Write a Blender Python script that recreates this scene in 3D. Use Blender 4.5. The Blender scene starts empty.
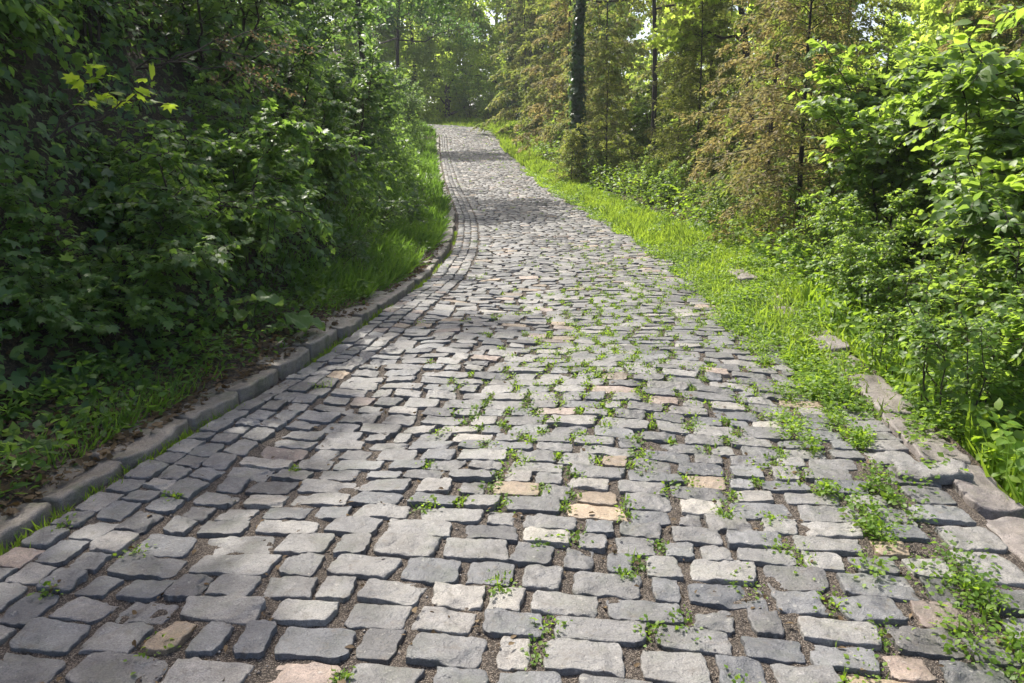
import bpy, math
import numpy as np
from mathutils import Vector
R = math.radians
sc = bpy.context.scene
C = sc.collection

# ------------------------------------------------------------------ camera, sky, sun, exposure
cam = bpy.data.cameras.new('camera')
cam.sensor_width = 36.0
cam.lens = 26.0
cam.clip_start = 0.05
cam.clip_end = 3000.0
cam_o = bpy.data.objects.new('camera', cam)
C.objects.link(cam_o)
cam_o.location = (0, 0, 1.5)
cam_o.rotation_euler = (R(90 - 13.9), 0, 0)
sc.camera = cam_o

SUN_EL, SUN_AZ = R(52), R(-31)            # azimuth from +Y towards +X
world = bpy.data.worlds.new('World')
sc.world = world
world.use_nodes = True
wn = world.node_tree.nodes
wl = world.node_tree.links
for n in list(wn):
    wn.remove(n)
w_out = wn.new('ShaderNodeOutputWorld')
w_bg = wn.new('ShaderNodeBackground')
w_sky = wn.new('ShaderNodeTexSky')
w_sky.sky_type = 'NISHITA'
w_sky.sun_disc = False
w_sky.sun_elevation = SUN_EL
w_sky.sun_rotation = SUN_AZ % (2 * math.pi)
w_sky.air_density = 0.8
w_sky.dust_density = 4.0
w_sky.ozone_density = 0.6
w_bg.inputs['Strength'].default_value = 0.15
wl.new(w_sky.outputs['Color'], w_bg.inputs['Color'])
wl.new(w_bg.outputs[0], w_out.inputs[0])

sun = bpy.data.lights.new('sun', 'SUN')
sun.energy = 4.3
sun.angle = R(0.55)
sun.color = (1.0, 0.95, 0.86)
sun_o = bpy.data.objects.new('sun', sun)
C.objects.link(sun_o)
to_sun = Vector((math.sin(SUN_AZ) * math.cos(SUN_EL), math.cos(SUN_AZ) * math.cos(SUN_EL), math.sin(SUN_EL)))
sun_o.rotation_euler = to_sun.to_track_quat('Z', 'Y').to_euler()
sun_o.location = to_sun * 60

sc.view_settings.view_transform = 'Standard'
sc.view_settings.look = 'None'
sc.view_settings.gamma = 1.0
sc.view_settings.exposure = 1.02
HAZE = 0.0006
sc.cycles.max_bounces = 8
sc.cycles.transmission_bounces = 6
sc.cycles.diffuse_bounces = 4
sc.cycles.use_denoising = True

# ------------------------------------------------------------------ mesh helpers
class MB:
    def __init__(self):
        self.V, self.T, self.Q, self.n = [], [], [], 0
    def add(self, V, T=None, Q=None):
        V = np.asarray(V, float).reshape(-1, 3)
        if T is not None and len(T):
            self.T.append(np.asarray(T, int).reshape(-1, 3) + self.n)
        if Q is not None and len(Q):
            self.Q.append(np.asarray(Q, int).reshape(-1, 4) + self.n)
        self.V.append(V)
        self.n += len(V)
    def mesh(self, name, mat, smooth=False):
        V = np.concatenate(self.V) if self.V else np.zeros((0, 3))
        T = np.concatenate(self.T) if self.T else np.zeros((0, 3), int)
        Q = np.concatenate(self.Q) if self.Q else np.zeros((0, 4), int)
        me = bpy.data.meshes.new(name)
        me.vertices.add(len(V))
        me.vertices.foreach_set('co', V.astype(np.float32).ravel())
        me.loops.add(len(T) * 3 + len(Q) * 4)
        me.loops.foreach_set('vertex_index', np.concatenate([T.ravel(), Q.ravel()]).astype(np.int32))
        me.polygons.add(len(T) + len(Q))
        st = np.concatenate([np.arange(len(T)) * 3, len(T) * 3 + np.arange(len(Q)) * 4]).astype(np.int32)
        me.polygons.foreach_set('loop_start', st)
        me.update(calc_edges=True)
        if smooth:
            me.polygons.foreach_set('use_smooth', np.ones(len(T) + len(Q), bool))
        me.materials.append(mat)
        return me
    def obj(self, name, mat, parent=None, smooth=False):
        return link(name, self.mesh(name, mat, smooth), parent)

def link(name, me, parent=None):
    o = bpy.data.objects.new(name, me)
    C.objects.link(o)
    if parent is not None:
        o.parent = parent
    return o

def tag(o, label=None, cat=None, group=None, kind=None):
    if label: o['label'] = label
    if cat: o['category'] = cat
    if group: o['group'] = group
    if kind: o['kind'] = kind
    return o

def empty(name, loc=(0, 0, 0)):
    o = bpy.data.objects.new(name, None)
    o.empty_display_size = 0.1
    C.objects.link(o)
    o.location = loc
    return o

def copy_tree(o, parent=None):
    c = o.copy()
    C.objects.link(c)
    c.parent = parent
    for ch in list(o.children):
        copy_tree(ch, c)
    return c

def nrm(a):
    return a / np.maximum(np.linalg.norm(a, axis=-1, keepdims=True), 1e-9)

def tube(mb, P, rad, sides=5):
    P = np.asarray(P, float)
    k = len(P)
    rad = np.broadcast_to(np.asarray(rad, float), (k,))
    T = nrm(np.gradient(P, axis=0))
    ref = np.array([0.31, 0.17, 0.93]) if abs(T[:, 2].mean()) < 0.8 else np.array([1.0, 0.2, 0.0])
    A = nrm(np.cross(T, ref))
    B = np.cross(T, A)
    an = np.linspace(0, 2 * np.pi, sides, endpoint=False)
    V = P[:, None] + rad[:, None, None] * (A[:, None] * np.cos(an)[None, :, None] + B[:, None] * np.sin(an)[None, :, None])
    idx = np.arange(k * sides).reshape(k, sides)
    j = np.roll(np.arange(sides), -1)
    Q = np.stack([idx[:-1], idx[:-1][:, j], idx[1:][:, j], idx[1:]], -1).reshape(-1, 4)
    mb.add(V, Q=Q)

# leaf templates: axis +Y, upper side +Z
def tmpl(V, T=(), Q=()):
    return (np.array(V, float), np.array(T, int).reshape(-1, 3), np.array(Q, int).reshape(-1, 4))
OVATE = tmpl([(0, 0, 0), (-.27, .24, .07), (-.30, .55, .05), (0, 1, -.14), (.30, .55, .05), (.27, .24, .07), (0, .3, 0), (0, .64, -.04)],
             [(0, 6, 1), (7, 3, 2), (0, 5, 6), (7, 4, 3)], [(6, 7, 2, 1), (6, 5, 4, 7)])
DIAMOND = tmpl([(0, 0, 0), (-.30, .5, .08), (0, 1, -.08), (.30, .5, .08)], [(0, 2, 1), (0, 3, 2)])
NARROW = tmpl([(0, 0, 0), (-.13, .45, .03), (0, 1, -.1), (.13, .45, .03)], [(0, 2, 1), (0, 3, 2)])
_lo = [(0, 0, 0), (-.32, -.06, .02), (-.62, .22, -.04), (-.34, .36, .05), (-.50, .74, -.03), (-.17, .62, .05), (0, 1.05, -.12),
       (.17, .62, .05), (.50, .74, -.03), (.34, .36, .05), (.62, .22, -.04), (.32, -.06, .02), (0, .3, .0)]
LOBED = tmpl(_lo, [(12, (i + 1) % 12, i) for i in range(12)])
BLADE = tmpl([(-.05, 0, 0), (.05, 0, 0), (.042, .5, .1), (-.042, .5, .1), (0, 1, -.06)], [(3, 2, 4)], [(0, 1, 2, 3)])

def leaves(mb, tm, P, ax, no, sc_, wid=1.0):
    P = np.asarray(P, float)
    if len(P) == 0:
        return
    V, T, Q = tm
    y = nrm(ax)
    x = nrm(np.cross(y, no))
    z = np.cross(x, y)
    s = np.broadcast_to(np.asarray(sc_, float), (len(P),))[:, None, None]
    w = np.broadcast_to(np.asarray(wid, float), (len(P),))[:, None, None]
    W = P[:, None] + s * (V[None, :, 0:1] * w * x[:, None] + V[None, :, 1:2] * y[:, None] + V[None, :, 2:3] * z[:, None])
    off = (np.arange(len(P)) * len(V))[:, None, None]
    mb.add(W, (T[None] + off).reshape(-1, 3) if len(T) else None, (Q[None] + off).reshape(-1, 4) if len(Q) else None)

def rdir(g, n):
    return nrm(g.normal(size=(n, 3)))

# ------------------------------------------------------------------ materials
def new_mat(name):
    m = bpy.data.materials.new(name)
    m.use_nodes = True
    nt = m.node_tree
    for n in list(nt.nodes):
        nt.nodes.remove(n)
    return m, nt, nt.nodes.new('ShaderNodeOutputMaterial')

def nd(nt, t, **kw):
    n = nt.nodes.new(t)
    for k, v in kw.items():
        if k in n.inputs:
            n.inputs[k].default_value = v
        else:
            setattr(n, k, v)
    return n

def ramp(nt, stops, fac, interp='LINEAR'):
    r = nt.nodes.new('ShaderNodeValToRGB')
    r.color_ramp.interpolation = interp
    el = r.color_ramp.elements
    while len(el) < len(stops):
        el.new(0.5)
    for e, (p, c) in zip(el, stops):
        e.position = p
        e.color = (c[0], c[1], c[2], 1)
    nt.links.new(fac, r.inputs[0])
    return r.outputs[0]

def mixc(nt, a, b, fac, blend='MIX'):
    m = nt.nodes.new('ShaderNodeMix')
    m.data_type = 'RGBA'
    m.blend_type = blend
    for s, v in ((m.inputs[6], a), (m.inputs[7], b), (m.inputs[0], fac)):
        if hasattr(v, 'is_output'):
            nt.links.new(v, s)
        elif isinstance(v, (int, float)):
            s.default_value = v
        else:
            s.default_value = (*v, 1)
    return m.outputs[2]

def noise(nt, scale, detail=4, rough=.6, vec=None, out=0):
    n = nd(nt, 'ShaderNodeTexNoise', Scale=scale, Detail=detail, Roughness=rough)
    if vec is not None:
        nt.links.new(vec, n.inputs['Vector'])
    return n.outputs[out]

def math2(nt, op, a, b):
    m = nt.nodes.new('ShaderNodeMath')
    m.operation = op
    for s, v in zip(m.inputs, (a, b)):
        if hasattr(v, 'is_output'):
            nt.links.new(v, s)
        else:
            s.default_value = v
    return m.outputs[0]

def leaf_mat(name, cols, trans=.4, tcol=(.20, .34, .03), rough=.42, spec=.4, patch=None):
    m, nt, out = new_mat(name)
    geo = nt.nodes.new('ShaderNodeNewGeometry')
    st = [(i / max(1, len(cols) - 1), c) for i, c in enumerate(cols)]
    col = ramp(nt, st, geo.outputs['Random Per Island'])
    n1 = noise(nt, 1.3, 3, .6, geo.outputs['Position'])
    var = ramp(nt, [(.3, (.62, .68, .78)), (.7, (1.3, 1.22, 1.05))], n1)
    if patch:
        n0 = noise(nt, 1.15, 4, .6, geo.outputs['Position'])
        pm = ramp(nt, [(.49, (0, 0, 0)), (.60, (.8, .8, .8))], n0)
        col = mixc(nt, col, patch, pm)
        tcol = mixc(nt, tcol, (.30, .46, .05), pm)
    col = mixc(nt, col, var, 1.0, 'MULTIPLY')
    p = nd(nt, 'ShaderNodeBsdfPrincipled', Roughness=rough)
    p.inputs['Specular IOR Level'].default_value = spec
    nt.links.new(col, p.inputs['Base Color'])
    t = nt.nodes.new('ShaderNodeBsdfTranslucent')
    nt.links.new(mixc(nt, tcol, var, 1.0, 'MULTIPLY'), t.inputs['Color'])
    mx = nt.nodes.new('ShaderNodeMixShader')
    mx.inputs[0].default_value = trans
    nt.links.new(p.outputs[0], mx.inputs[1])
    nt.links.new(t.outputs[0], mx.inputs[2])
    nt.links.new(mx.outputs[0], out.inputs[0])
    return m

def bark_mat(name, a, b, scale=14):
    m, nt, out = new_mat(name)
    geo = nt.nodes.new('ShaderNodeNewGeometry')
    mp = nd(nt, 'ShaderNodeMapping')
    mp.inputs['Scale'].default_value = (1, 1, .25)
    nt.links.new(geo.outputs['Position'], mp.inputs[0])
    n1 = noise(nt, scale, 6, .7, mp.outputs[0])
    p = nd(nt, 'ShaderNodeBsdfPrincipled', Roughness=.9)
    nt.links.new(ramp(nt, [(.3, a), (.7, b)], n1), p.inputs['Base Color'])
    bp = nd(nt, 'ShaderNodeBump', Strength=.8, Distance=.02)
    nt.links.new(n1, bp.inputs['Height'])
    nt.links.new(bp.outputs[0], p.inputs['Normal'])
    nt.links.new(p.outputs[0], out.inputs[0])
    return m

def stone_mat(name, stops, spots=(.36, .345, .31), moss=.0, rough=.54):
    m, nt, out = new_mat(name)
    geo = nt.nodes.new('ShaderNodeNewGeometry')
    pos = geo.outputs['Position']
    rnd = geo.outputs['Random Per Island']
    base = ramp(nt, stops, rnd, 'CONSTANT')
    bri = math2(nt, 'FRACT', math2(nt, 'MULTIPLY', rnd, 37.31), 0.0)
    base = mixc(nt, base, ramp(nt, [(0, (.70, .71, .74)), (1, (1.28, 1.26, 1.22))], bri), 1.0, 'MULTIPLY')
    n_big = noise(nt, 9, 5, .65, pos)
    base = mixc(nt, base, ramp(nt, [(.3, (.72, .71, .70)), (.68, (1.2, 1.19, 1.17))], n_big), 1.0, 'MULTIPLY')
    n_st = noise(nt, 1.7, 5, .65, pos)
    base = mixc(nt, base, ramp(nt, [(.34, (.70, .68, .66)), (.5, (1, 1, 1)), (.68, (1.16, 1.13, 1.08))], n_st), 1.0, 'MULTIPLY')
    n_fine = noise(nt, 190, 4, .75, pos)
    base = mixc(nt, base, ramp(nt, [(.34, (.56, .56, .56)), (.68, (1.36, 1.36, 1.36))], n_fine), 1.0, 'MULTIPLY')
    n_l = noise(nt, 34, 6, .7, pos)
    lich = ramp(nt, [(.60, (0, 0, 0)), (.68, (1, 1, 1))], n_l)
    base = mixc(nt, base, spots, mixc(nt, (0, 0, 0), (.55, .55, .55), lich))
    n_d = noise(nt, 21, 5, .7, pos)
    dirt = ramp(nt, [(.56, (0, 0, 0)), (.70, (.6, .6, .6))], n_d)
    base = mixc(nt, base, (.085, .068, .052), dirt)
    if moss:
        n_m = noise(nt, 5, 6, .7, pos)
        base = mixc(nt, base, (.055, .075, .025), ramp(nt, [(.5, (0, 0, 0)), (.66, (moss,) * 3)], n_m))
    p = nd(nt, 'ShaderNodeBsdfPrincipled')
    p.inputs['Specular IOR Level'].default_value = .45
    nt.links.new(base, p.inputs['Base Color'])
    nt.links.new(ramp(nt, [(.3, (rough - .16,) * 3), (.7, (rough + .14,) * 3)], n_l), p.inputs['Roughness'])
    n_s = noise(nt, 15, 3, .55, pos)
    led = ramp(nt, [(0, (0, 0, 0)), (.36, (0, 0, 0)), (.375, (.35, .35, .35)), (.46, (.4, .4, .4)), (.47, (.7, .7, .7)), (.57, (.75, .75, .75)), (.585, (1, 1, 1))], n_s)
    h = math2(nt, 'ADD', math2(nt, 'MULTIPLY', n_fine, .28), math2(nt, 'ADD', math2(nt, 'MULTIPLY', n_l, .9), math2(nt, 'MULTIPLY', led, .8)))
    bp = nd(nt, 'ShaderNodeBump', Strength=.8, Distance=.008)
    nt.links.new(h, bp.inputs['Height'])
    nt.links.new(bp.outputs[0], p.inputs['Normal'])
    nt.links.new(p.outputs[0], out.inputs[0])
    return m

def soil_mat(name, a, b, c, grit=260, gscale=.012):
    m, nt, out = new_mat(name)
    geo = nt.nodes.new('ShaderNodeNewGeometry')
    pos = geo.outputs['Position']
    n1 = noise(nt, 6, 6, .7, pos)
    vor = nd(nt, 'ShaderNodeTexVoronoi', Scale=grit)
    nt.links.new(pos, vor.inputs['Vector'])
    base = ramp(nt, [(.3, a), (.6, b)], n1)
    base = mixc(nt, base, c, ramp(nt, [(.60, (0, 0, 0)), (.66, (.9, .9, .9))], vor.outputs['Color']))
    n2 = noise(nt, 70, 5, .7, pos)
    base = mixc(nt, base, ramp(nt, [(.3, (.6, .6, .6)), (.7, (1.35, 1.33, 1.3))], n2), 1.0, 'MULTIPLY')
    p = nd(nt, 'ShaderNodeBsdfPrincipled', Roughness=.95)
    nt.links.new(base, p.inputs['Base Color'])
    h = math2(nt, 'ADD', vor.outputs['Distance'], n2)
    bp = nd(nt, 'ShaderNodeBump', Strength=.9, Distance=gscale)
    nt.links.new(h, bp.inputs['Height'])
    nt.links.new(bp.outputs[0], p.inputs['Normal'])
    nt.links.new(p.outputs[0], out.inputs[0])
    return m

GREY1, GREY2, BLUE, TAN, PINK, PALE, DARK = (.142, .141, .141), (.168, .166, .164), (.122, .126, .134), (.25, .195, .14), (.215, .172, .15), (.225, .215, .202), (.095, .094, .097)
M_SETT = stone_mat('sett_stone', moss=.22, stops= [(0, GREY1), (.22, BLUE), (.44, GREY2), (.66, GREY1), (.75, DARK), (.83, PALE), (.92, PINK), (.962, TAN)])
M_KERB = stone_mat('kerb_stone', [(0, (.19, .155, .122)), (.4, (.16, .142, .12)), (.7, (.215, .172, .132))], spots=(.3, .27, .23), moss=.6)
M_KERB_R = stone_mat('edge_stone', [(0, (.17, .145, .135)), (.5, (.15, .135, .13)), (.8, (.2, .17, .15))], spots=(.28, .25, .22), moss=.25)
M_JOINT = soil_mat('joint_soil', (.036, .028, .022), (.07, .054, .041), (.22, .185, .15))
M_GROUND = soil_mat('woodland_soil', (.035, .026, .018), (.075, .055, .036), (.12, .09, .055), grit=60, gscale=.03)
M_PEBBLE = stone_mat('grit_stone', [(0, (.2, .17, .14)), (.5, (.13, .11, .095)), (.8, (.33, .3, .27))])

M_HAZEL = leaf_mat('hazel_leaf', [(.075, .14, .03), (.095, .165, .035), (.125, .19, .04), (.085, .14, .045)], .46, (.44, .64, .08), .48, .42)
M_HAZEL2 = leaf_mat('dogwood_leaf', [(.07, .135, .03), (.09, .16, .036), (.115, .18, .045)], .46, (.42, .62, .08), .46, .45)
M_VINE = leaf_mat('vine_leaf', [(.08, .15, .035), (.095, .175, .04), (.125, .195, .05), (.085, .15, .06)], .46, (.34, .56, .08), .45, .4)
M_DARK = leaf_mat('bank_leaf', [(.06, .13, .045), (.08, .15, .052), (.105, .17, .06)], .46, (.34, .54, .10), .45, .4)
M_BRAM = leaf_mat('bramble_leaf', [(.045, .10, .026), (.07, .13, .035), (.10, .15, .07)], .38, (.22, .38, .05), .5, .4)
M_BROWN = leaf_mat('brown_spray', [(.08, .125, .03), (.14, .145, .05), (.22, .175, .085), (.09, .13, .03), (.24, .185, .10), (.07, .12, .03)], .45, (.40, .42, .12), .6, .25, (.075, .13, .028))
M_TAN = leaf_mat('tan_spray', [(.10, .125, .035), (.20, .165, .07), (.28, .205, .11), (.13, .13, .04), (.33, .24, .14), (.09, .12, .035)], .42, (.44, .38, .14), .6, .25, (.085, .135, .03))
M_OLIVE = leaf_mat('olive_spray', [(.065, .115, .022), (.11, .14, .03), (.16, .155, .05), (.20, .16, .075)], .44, (.38, .45, .08), .6, .25)
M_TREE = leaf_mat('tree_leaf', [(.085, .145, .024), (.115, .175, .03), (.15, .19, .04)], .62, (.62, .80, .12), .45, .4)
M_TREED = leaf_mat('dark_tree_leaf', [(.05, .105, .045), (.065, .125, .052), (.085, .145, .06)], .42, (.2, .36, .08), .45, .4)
M_IVY = leaf_mat('ivy_leaf', [(.03, .075, .026), (.045, .10, .03), (.065, .12, .036)], .35, (.12, .24, .04), .35, .5)
M_GRASS = leaf_mat('grass_blade', [(.085, .155, .02), (.11, .18, .024), (.15, .21, .03), (.19, .20, .07)], .45, (.42, .6, .06), .5, .35)
M_CLOVER = leaf_mat('clover_leaf', [(.075, .155, .018), (.10, .18, .022), (.13, .20, .028)], .42, (.38, .58, .045), .5, .35)
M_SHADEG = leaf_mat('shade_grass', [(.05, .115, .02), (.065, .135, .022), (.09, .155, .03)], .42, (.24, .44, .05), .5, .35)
M_WEED = leaf_mat('weed_leaf', [(.07, .15, .018), (.095, .175, .022), (.125, .195, .028)], .42, (.38, .58, .045), .5, .35)
M_BIG = leaf_mat('butterbur_leaf', [(.11, .20, .055), (.14, .23, .07), (.15, .24, .08)], .45, (.4, .6, .12), .5, .35)
M_YEL = leaf_mat('lime_leaf', [(.14, .22, .025), (.17, .26, .03), (.12, .20, .025)], .5, (.5, .7, .06), .5, .35)
M_DRY = leaf_mat('dry_leaf', [(.09, .06, .03), (.13, .09, .05), (.06, .04, .022), (.18, .13, .075)], .15, (.2, .13, .05), .7, .2)
M_SEED = leaf_mat('seed_head', [(.24, .16, .09), (.30, .20, .14), (.18, .13, .06)], .3, (.4, .28, .12), .7, .2)
M_TWIG = bark_mat('twig_bark', (.03, .022, .015), (.085, .065, .045), 30)
M_BARK = bark_mat('tree_bark', (.022, .018, .014), (.075, .06, .048), 12)
M_STALK = bark_mat('green_stalk', (.05, .075, .02), (.09, .12, .04), 30)

# ------------------------------------------------------------------ road frame
CP = np.array([(-1.1, -8), (-.68, -4), (-.27, 0), (.07, 2.57), (.33, 4.3), (.62, 6.1), (.9, 8.45), (1.03, 10.4), (1.0, 14), (.7, 18.8), (.2, 23.2), (-.4, 28),
               (-1.25, 36), (-2.15, 45), (-2.85, 51), (-4.7, 56.3), (-9.0, 60.2), (-16, 62), (-26, 63), (-40, 63)], float)
def catmull(P, n=24):
    out = []
    Pp = np.vstack([2 * P[0] - P[1], P, 2 * P[-1] - P[-2]])
    t = np.linspace(0, 1, n, endpoint=False)[:, None]
    for i in range(1, len(Pp) - 2):
        a, b, c, d = Pp[i - 1], Pp[i], Pp[i + 1], Pp[i + 2]
        out.append(.5 * (2 * b + (c - a) * t + (2 * a - 5 * b + 4 * c - d) * t ** 2 + (3 * b - a - 3 * c + d) * t ** 3))
    return np.vstack(out + [P[-1:]])
_c = catmull(CP)
_s = np.concatenate([[0], np.cumsum(np.linalg.norm(np.diff(_c, axis=0), axis=1))])
_s -= np.interp(0, _c[:200, 1], _s[:200])              # s = 0 beside the camera
S_TAB = np.arange(_s[0], _s[-1], .1)
CX, CY = np.interp(S_TAB, _s, _c[:, 0]), np.interp(S_TAB, _s, _c[:, 1])
ker = np.ones(15) / 15
def _sm(a): return np.convolve(np.pad(a, 7, mode='edge'), ker, 'valid')
CXs, CYs = _sm(CX), _sm(CY)
CXs[:8], CYs[:8], CXs[-8:], CYs[-8:] = CX[:8], CY[:8], CX[-8:], CY[-8:]
CX, CY = CXs, CYs
TX, TY = np.gradient(CX), np.gradient(CY)
_l = np.hypot(TX, TY); TX /= _l; TY /= _l
NX, NY = TY, -TX                                        # to the right of travel
_zs = np.array([(-10, 0), (0, 0), (12, 0), (16, .04), (19, .14), (23.5, .36), (28, .76), (36, 1.35), (45, 2.05), (50, 2.95), (53, 3.45), (58, 3.95), (70, 4.4), (110, 4.6)])
def zc(s):
    a = np.interp(s, _zs[:, 0], _zs[:, 1])
    return (a + np.interp(s - 1.5, _zs[:, 0], _zs[:, 1]) + np.interp(s + 1.5, _zs[:, 0], _zs[:, 1])) / 3
def und(x, y):
    return (.016 * np.sin(1.9 * x + .7 * y + .4) * np.sin(.9 * y - .5 * x + 1.1) + .010 * np.sin(3.3 * x - 1.7 * y + 2.) + .012 * np.sin(.8 * y + 2.6 * x))
def zroad(s, u):
    s = np.asarray(s, float); u = np.asarray(u, float)
    z = zc(s) - .012 * (u / 2) ** 2 + und(u, s)
    z = z + .055 * np.exp(-((u - .25) / .7) ** 2 - ((s - 5.3) / .75) ** 2) - .035 * np.exp(-((u + .9) / .7) ** 2 - ((s - 4.1) / .7) ** 2)
    return z - .02 * np.exp(-((u + 1.45) / .22) ** 2)
def xy(s, u):
    cx, cy = np.interp(s, S_TAB, CX), np.interp(s, S_TAB, CY)
    nx, ny = np.interp(s, S_TAB, NX), np.interp(s, S_TAB, NY)
    return cx + nx * u, cy + ny * u
def su(x, y):
    """nearest road station and signed offset of world points"""
    x = np.asarray(x, float).ravel(); y = np.asarray(y, float).ravel()
    S = np.empty(len(x)); U = np.empty(len(x))
    cs, cxs, cys = S_TAB[::4], CX[::4], CY[::4]
    for a in range(0, len(x), 4000):
        dx = x[a:a + 4000, None] - cxs[None]; dy = y[a:a + 4000, None] - cys[None]
        i = np.argmin(dx * dx + dy * dy, 1)
        r = np.arange(len(i))
        S[a:a + 4000] = cs[i] + dx[r, i] * TX[::4][i] + dy[r, i] * TY[::4][i]
        U[a:a + 4000] = dx[r, i] * NX[::4][i] + dy[r, i] * NY[::4][i]
    return S, U
def ss(a, b, x):
    t = np.clip((x - a) / (b - a), 0, 1)
    return t * t * (3 - 2 * t)
def land(s, u, x=None, y=None):
    """ground height outside the road"""
    if x is None:
        x, y = xy(s, u)
    b = zc(s)
    n = .10 * np.sin(1.3 * x + .8 * y) * np.sin(.9 * y - 1.1 * x + 1) + .05 * np.sin(3.1 * x + 2.3 * y + .6)
    dl = -u - 2.36
    left = .03 + .12 * np.clip(dl, 0, .9) + 1.35 * np.clip(dl - .75, 0, 2.6) + .35 * np.clip(dl - 3.35, 0, 12) + n * ss(.1, 1.2, dl)
    dr = u - 2.1
    near = 1 - ss(5.5, 9.5, s)
    right = -.34 * ss(0, .28, dr) * near - .10 * np.clip(dr, 0, 6) - .02 * np.clip(dr - 6, 0, 60) * near + n * ss(.2, 1.4, dr) * .9 + .03 + .05 * (1 - near) * ss(0, .8, dr) + .45 * ss(48, 54, s) * ss(0, 1.6, dr)
    h = np.where(u < -2.2, left, np.where(u > 2.06, right, -.16))
    return b + h
def P3(s, u, dz=0.0):
    x, y = xy(s, u)
    return float(x), float(y), float(land(np.array([s], float), np.array([u], float))[0] + dz)

# ------------------------------------------------------------------ terrain, one sheet
def axis(parts):
    out = []
    for a, b, st in parts:
        out.append(np.arange(a, b, st))
    return np.concatenate(out)
gx = axis([(-420, -60, 40), (-60, -24, 4), (-24, -9, 1.0), (-9, 7, .2), (7, 20, .8), (20, 60, 4), (60, 421, 40)])
gy = axis([(-120, -12, 12), (-12, -1, 1.0), (-1, 16, .2), (16, 70, .45), (70, 120, 4), (120, 701, 40)])
X, Y = np.meshgrid(gx, gy, indexing='ij')
S_, U_ = su(X, Y)
Z = land(np.clip(S_, -8, 100), U_, X.ravel(), Y.ravel())
idx = np.arange(len(gx) * len(gy)).reshape(len(gx), len(gy))
mb = MB()
mb.add(np.stack([X.ravel(), Y.ravel(), Z], 1), Q=np.stack([idx[:-1, :-1], idx[1:, :-1], idx[1:, 1:], idx[:-1, 1:]], -1).reshape(-1, 4))
tag(mb.obj('ground', M_GROUND, smooth=True), 'dark woodland soil rising as a bank beside the cobbled road', 'ground', kind='structure')

# ------------------------------------------------------------------ cobbled road
g = np.random.default_rng(11)
rows = []                                                # (s, u, half width, half depth, yaw)
gaps = []
s = 1.2
while s < 74:
    dep = g.uniform(.112, .158) if s < 16 else g.uniform(.125, .16)
    jt = g.uniform(.006, .013)
    bow = .025 * math.sin(.31 * s) + g.uniform(-.003, .003)
    u = -1.61 + g.uniform(-.02, .03)
    off = .55 * s + .8 * math.sin(.23 * s)
    while u < 1.50:
        w = float(np.clip(g.normal(.205, .045), .12, .33))
        if g.random() < .10:
            w = g.uniform(.09, .13)
        gap = g.uniform(.02, .055)
        if u + w > 1.60:
            w = 1.58 - u
        if w > .09:
            sr = s + dep / 2 + .035 * math.sin(1.4 * u + off) + bow * u + g.normal(0, .003)
            rows.append((sr, u + w / 2, w / 2, dep / 2 * g.uniform(.965, 1.0), g.normal(0, .02), 0))
            gaps.append((sr, u + w + gap / 2))
            if g.random() < .5:
                gaps.append((sr + dep / 2 + jt / 2, u + g.uniform(0, w)))
        u += w + gap
    s += dep + jt
for k in range(3):                                       # three narrow gutter courses on the left
    s = 1.0
    while s < 74:
        ln = g.uniform(.10, .19)
        u0 = -1.985 + k * .14
        rows.append((s + ln / 2, u0 + g.normal(0, .006), .066 * g.uniform(.9, 1.02), ln / 2, g.normal(0, .03), 1))
        s += ln + g.uniform(.010, .024)
        if k != 1 and g.random() < .5:
            gaps.append((s - .008, u0))
s = 1.0
while s < 60:                                            # header course on the right
    ln = g.uniform(.13, .21)
    w = g.uniform(.19, .235)
    rows.append((s + ln / 2, 1.735 + g.normal(0, .01), w / 2, ln / 2, g.normal(0, .06), 2))
    gaps.append((s, 1.60 + g.normal(0, .02)))
    gaps.append((s + .1, 1.61 + g.normal(0, .02)))
    s += ln + g.uniform(.018, .045)
rows = np.array(rows)
gaps = np.array(gaps)

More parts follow.
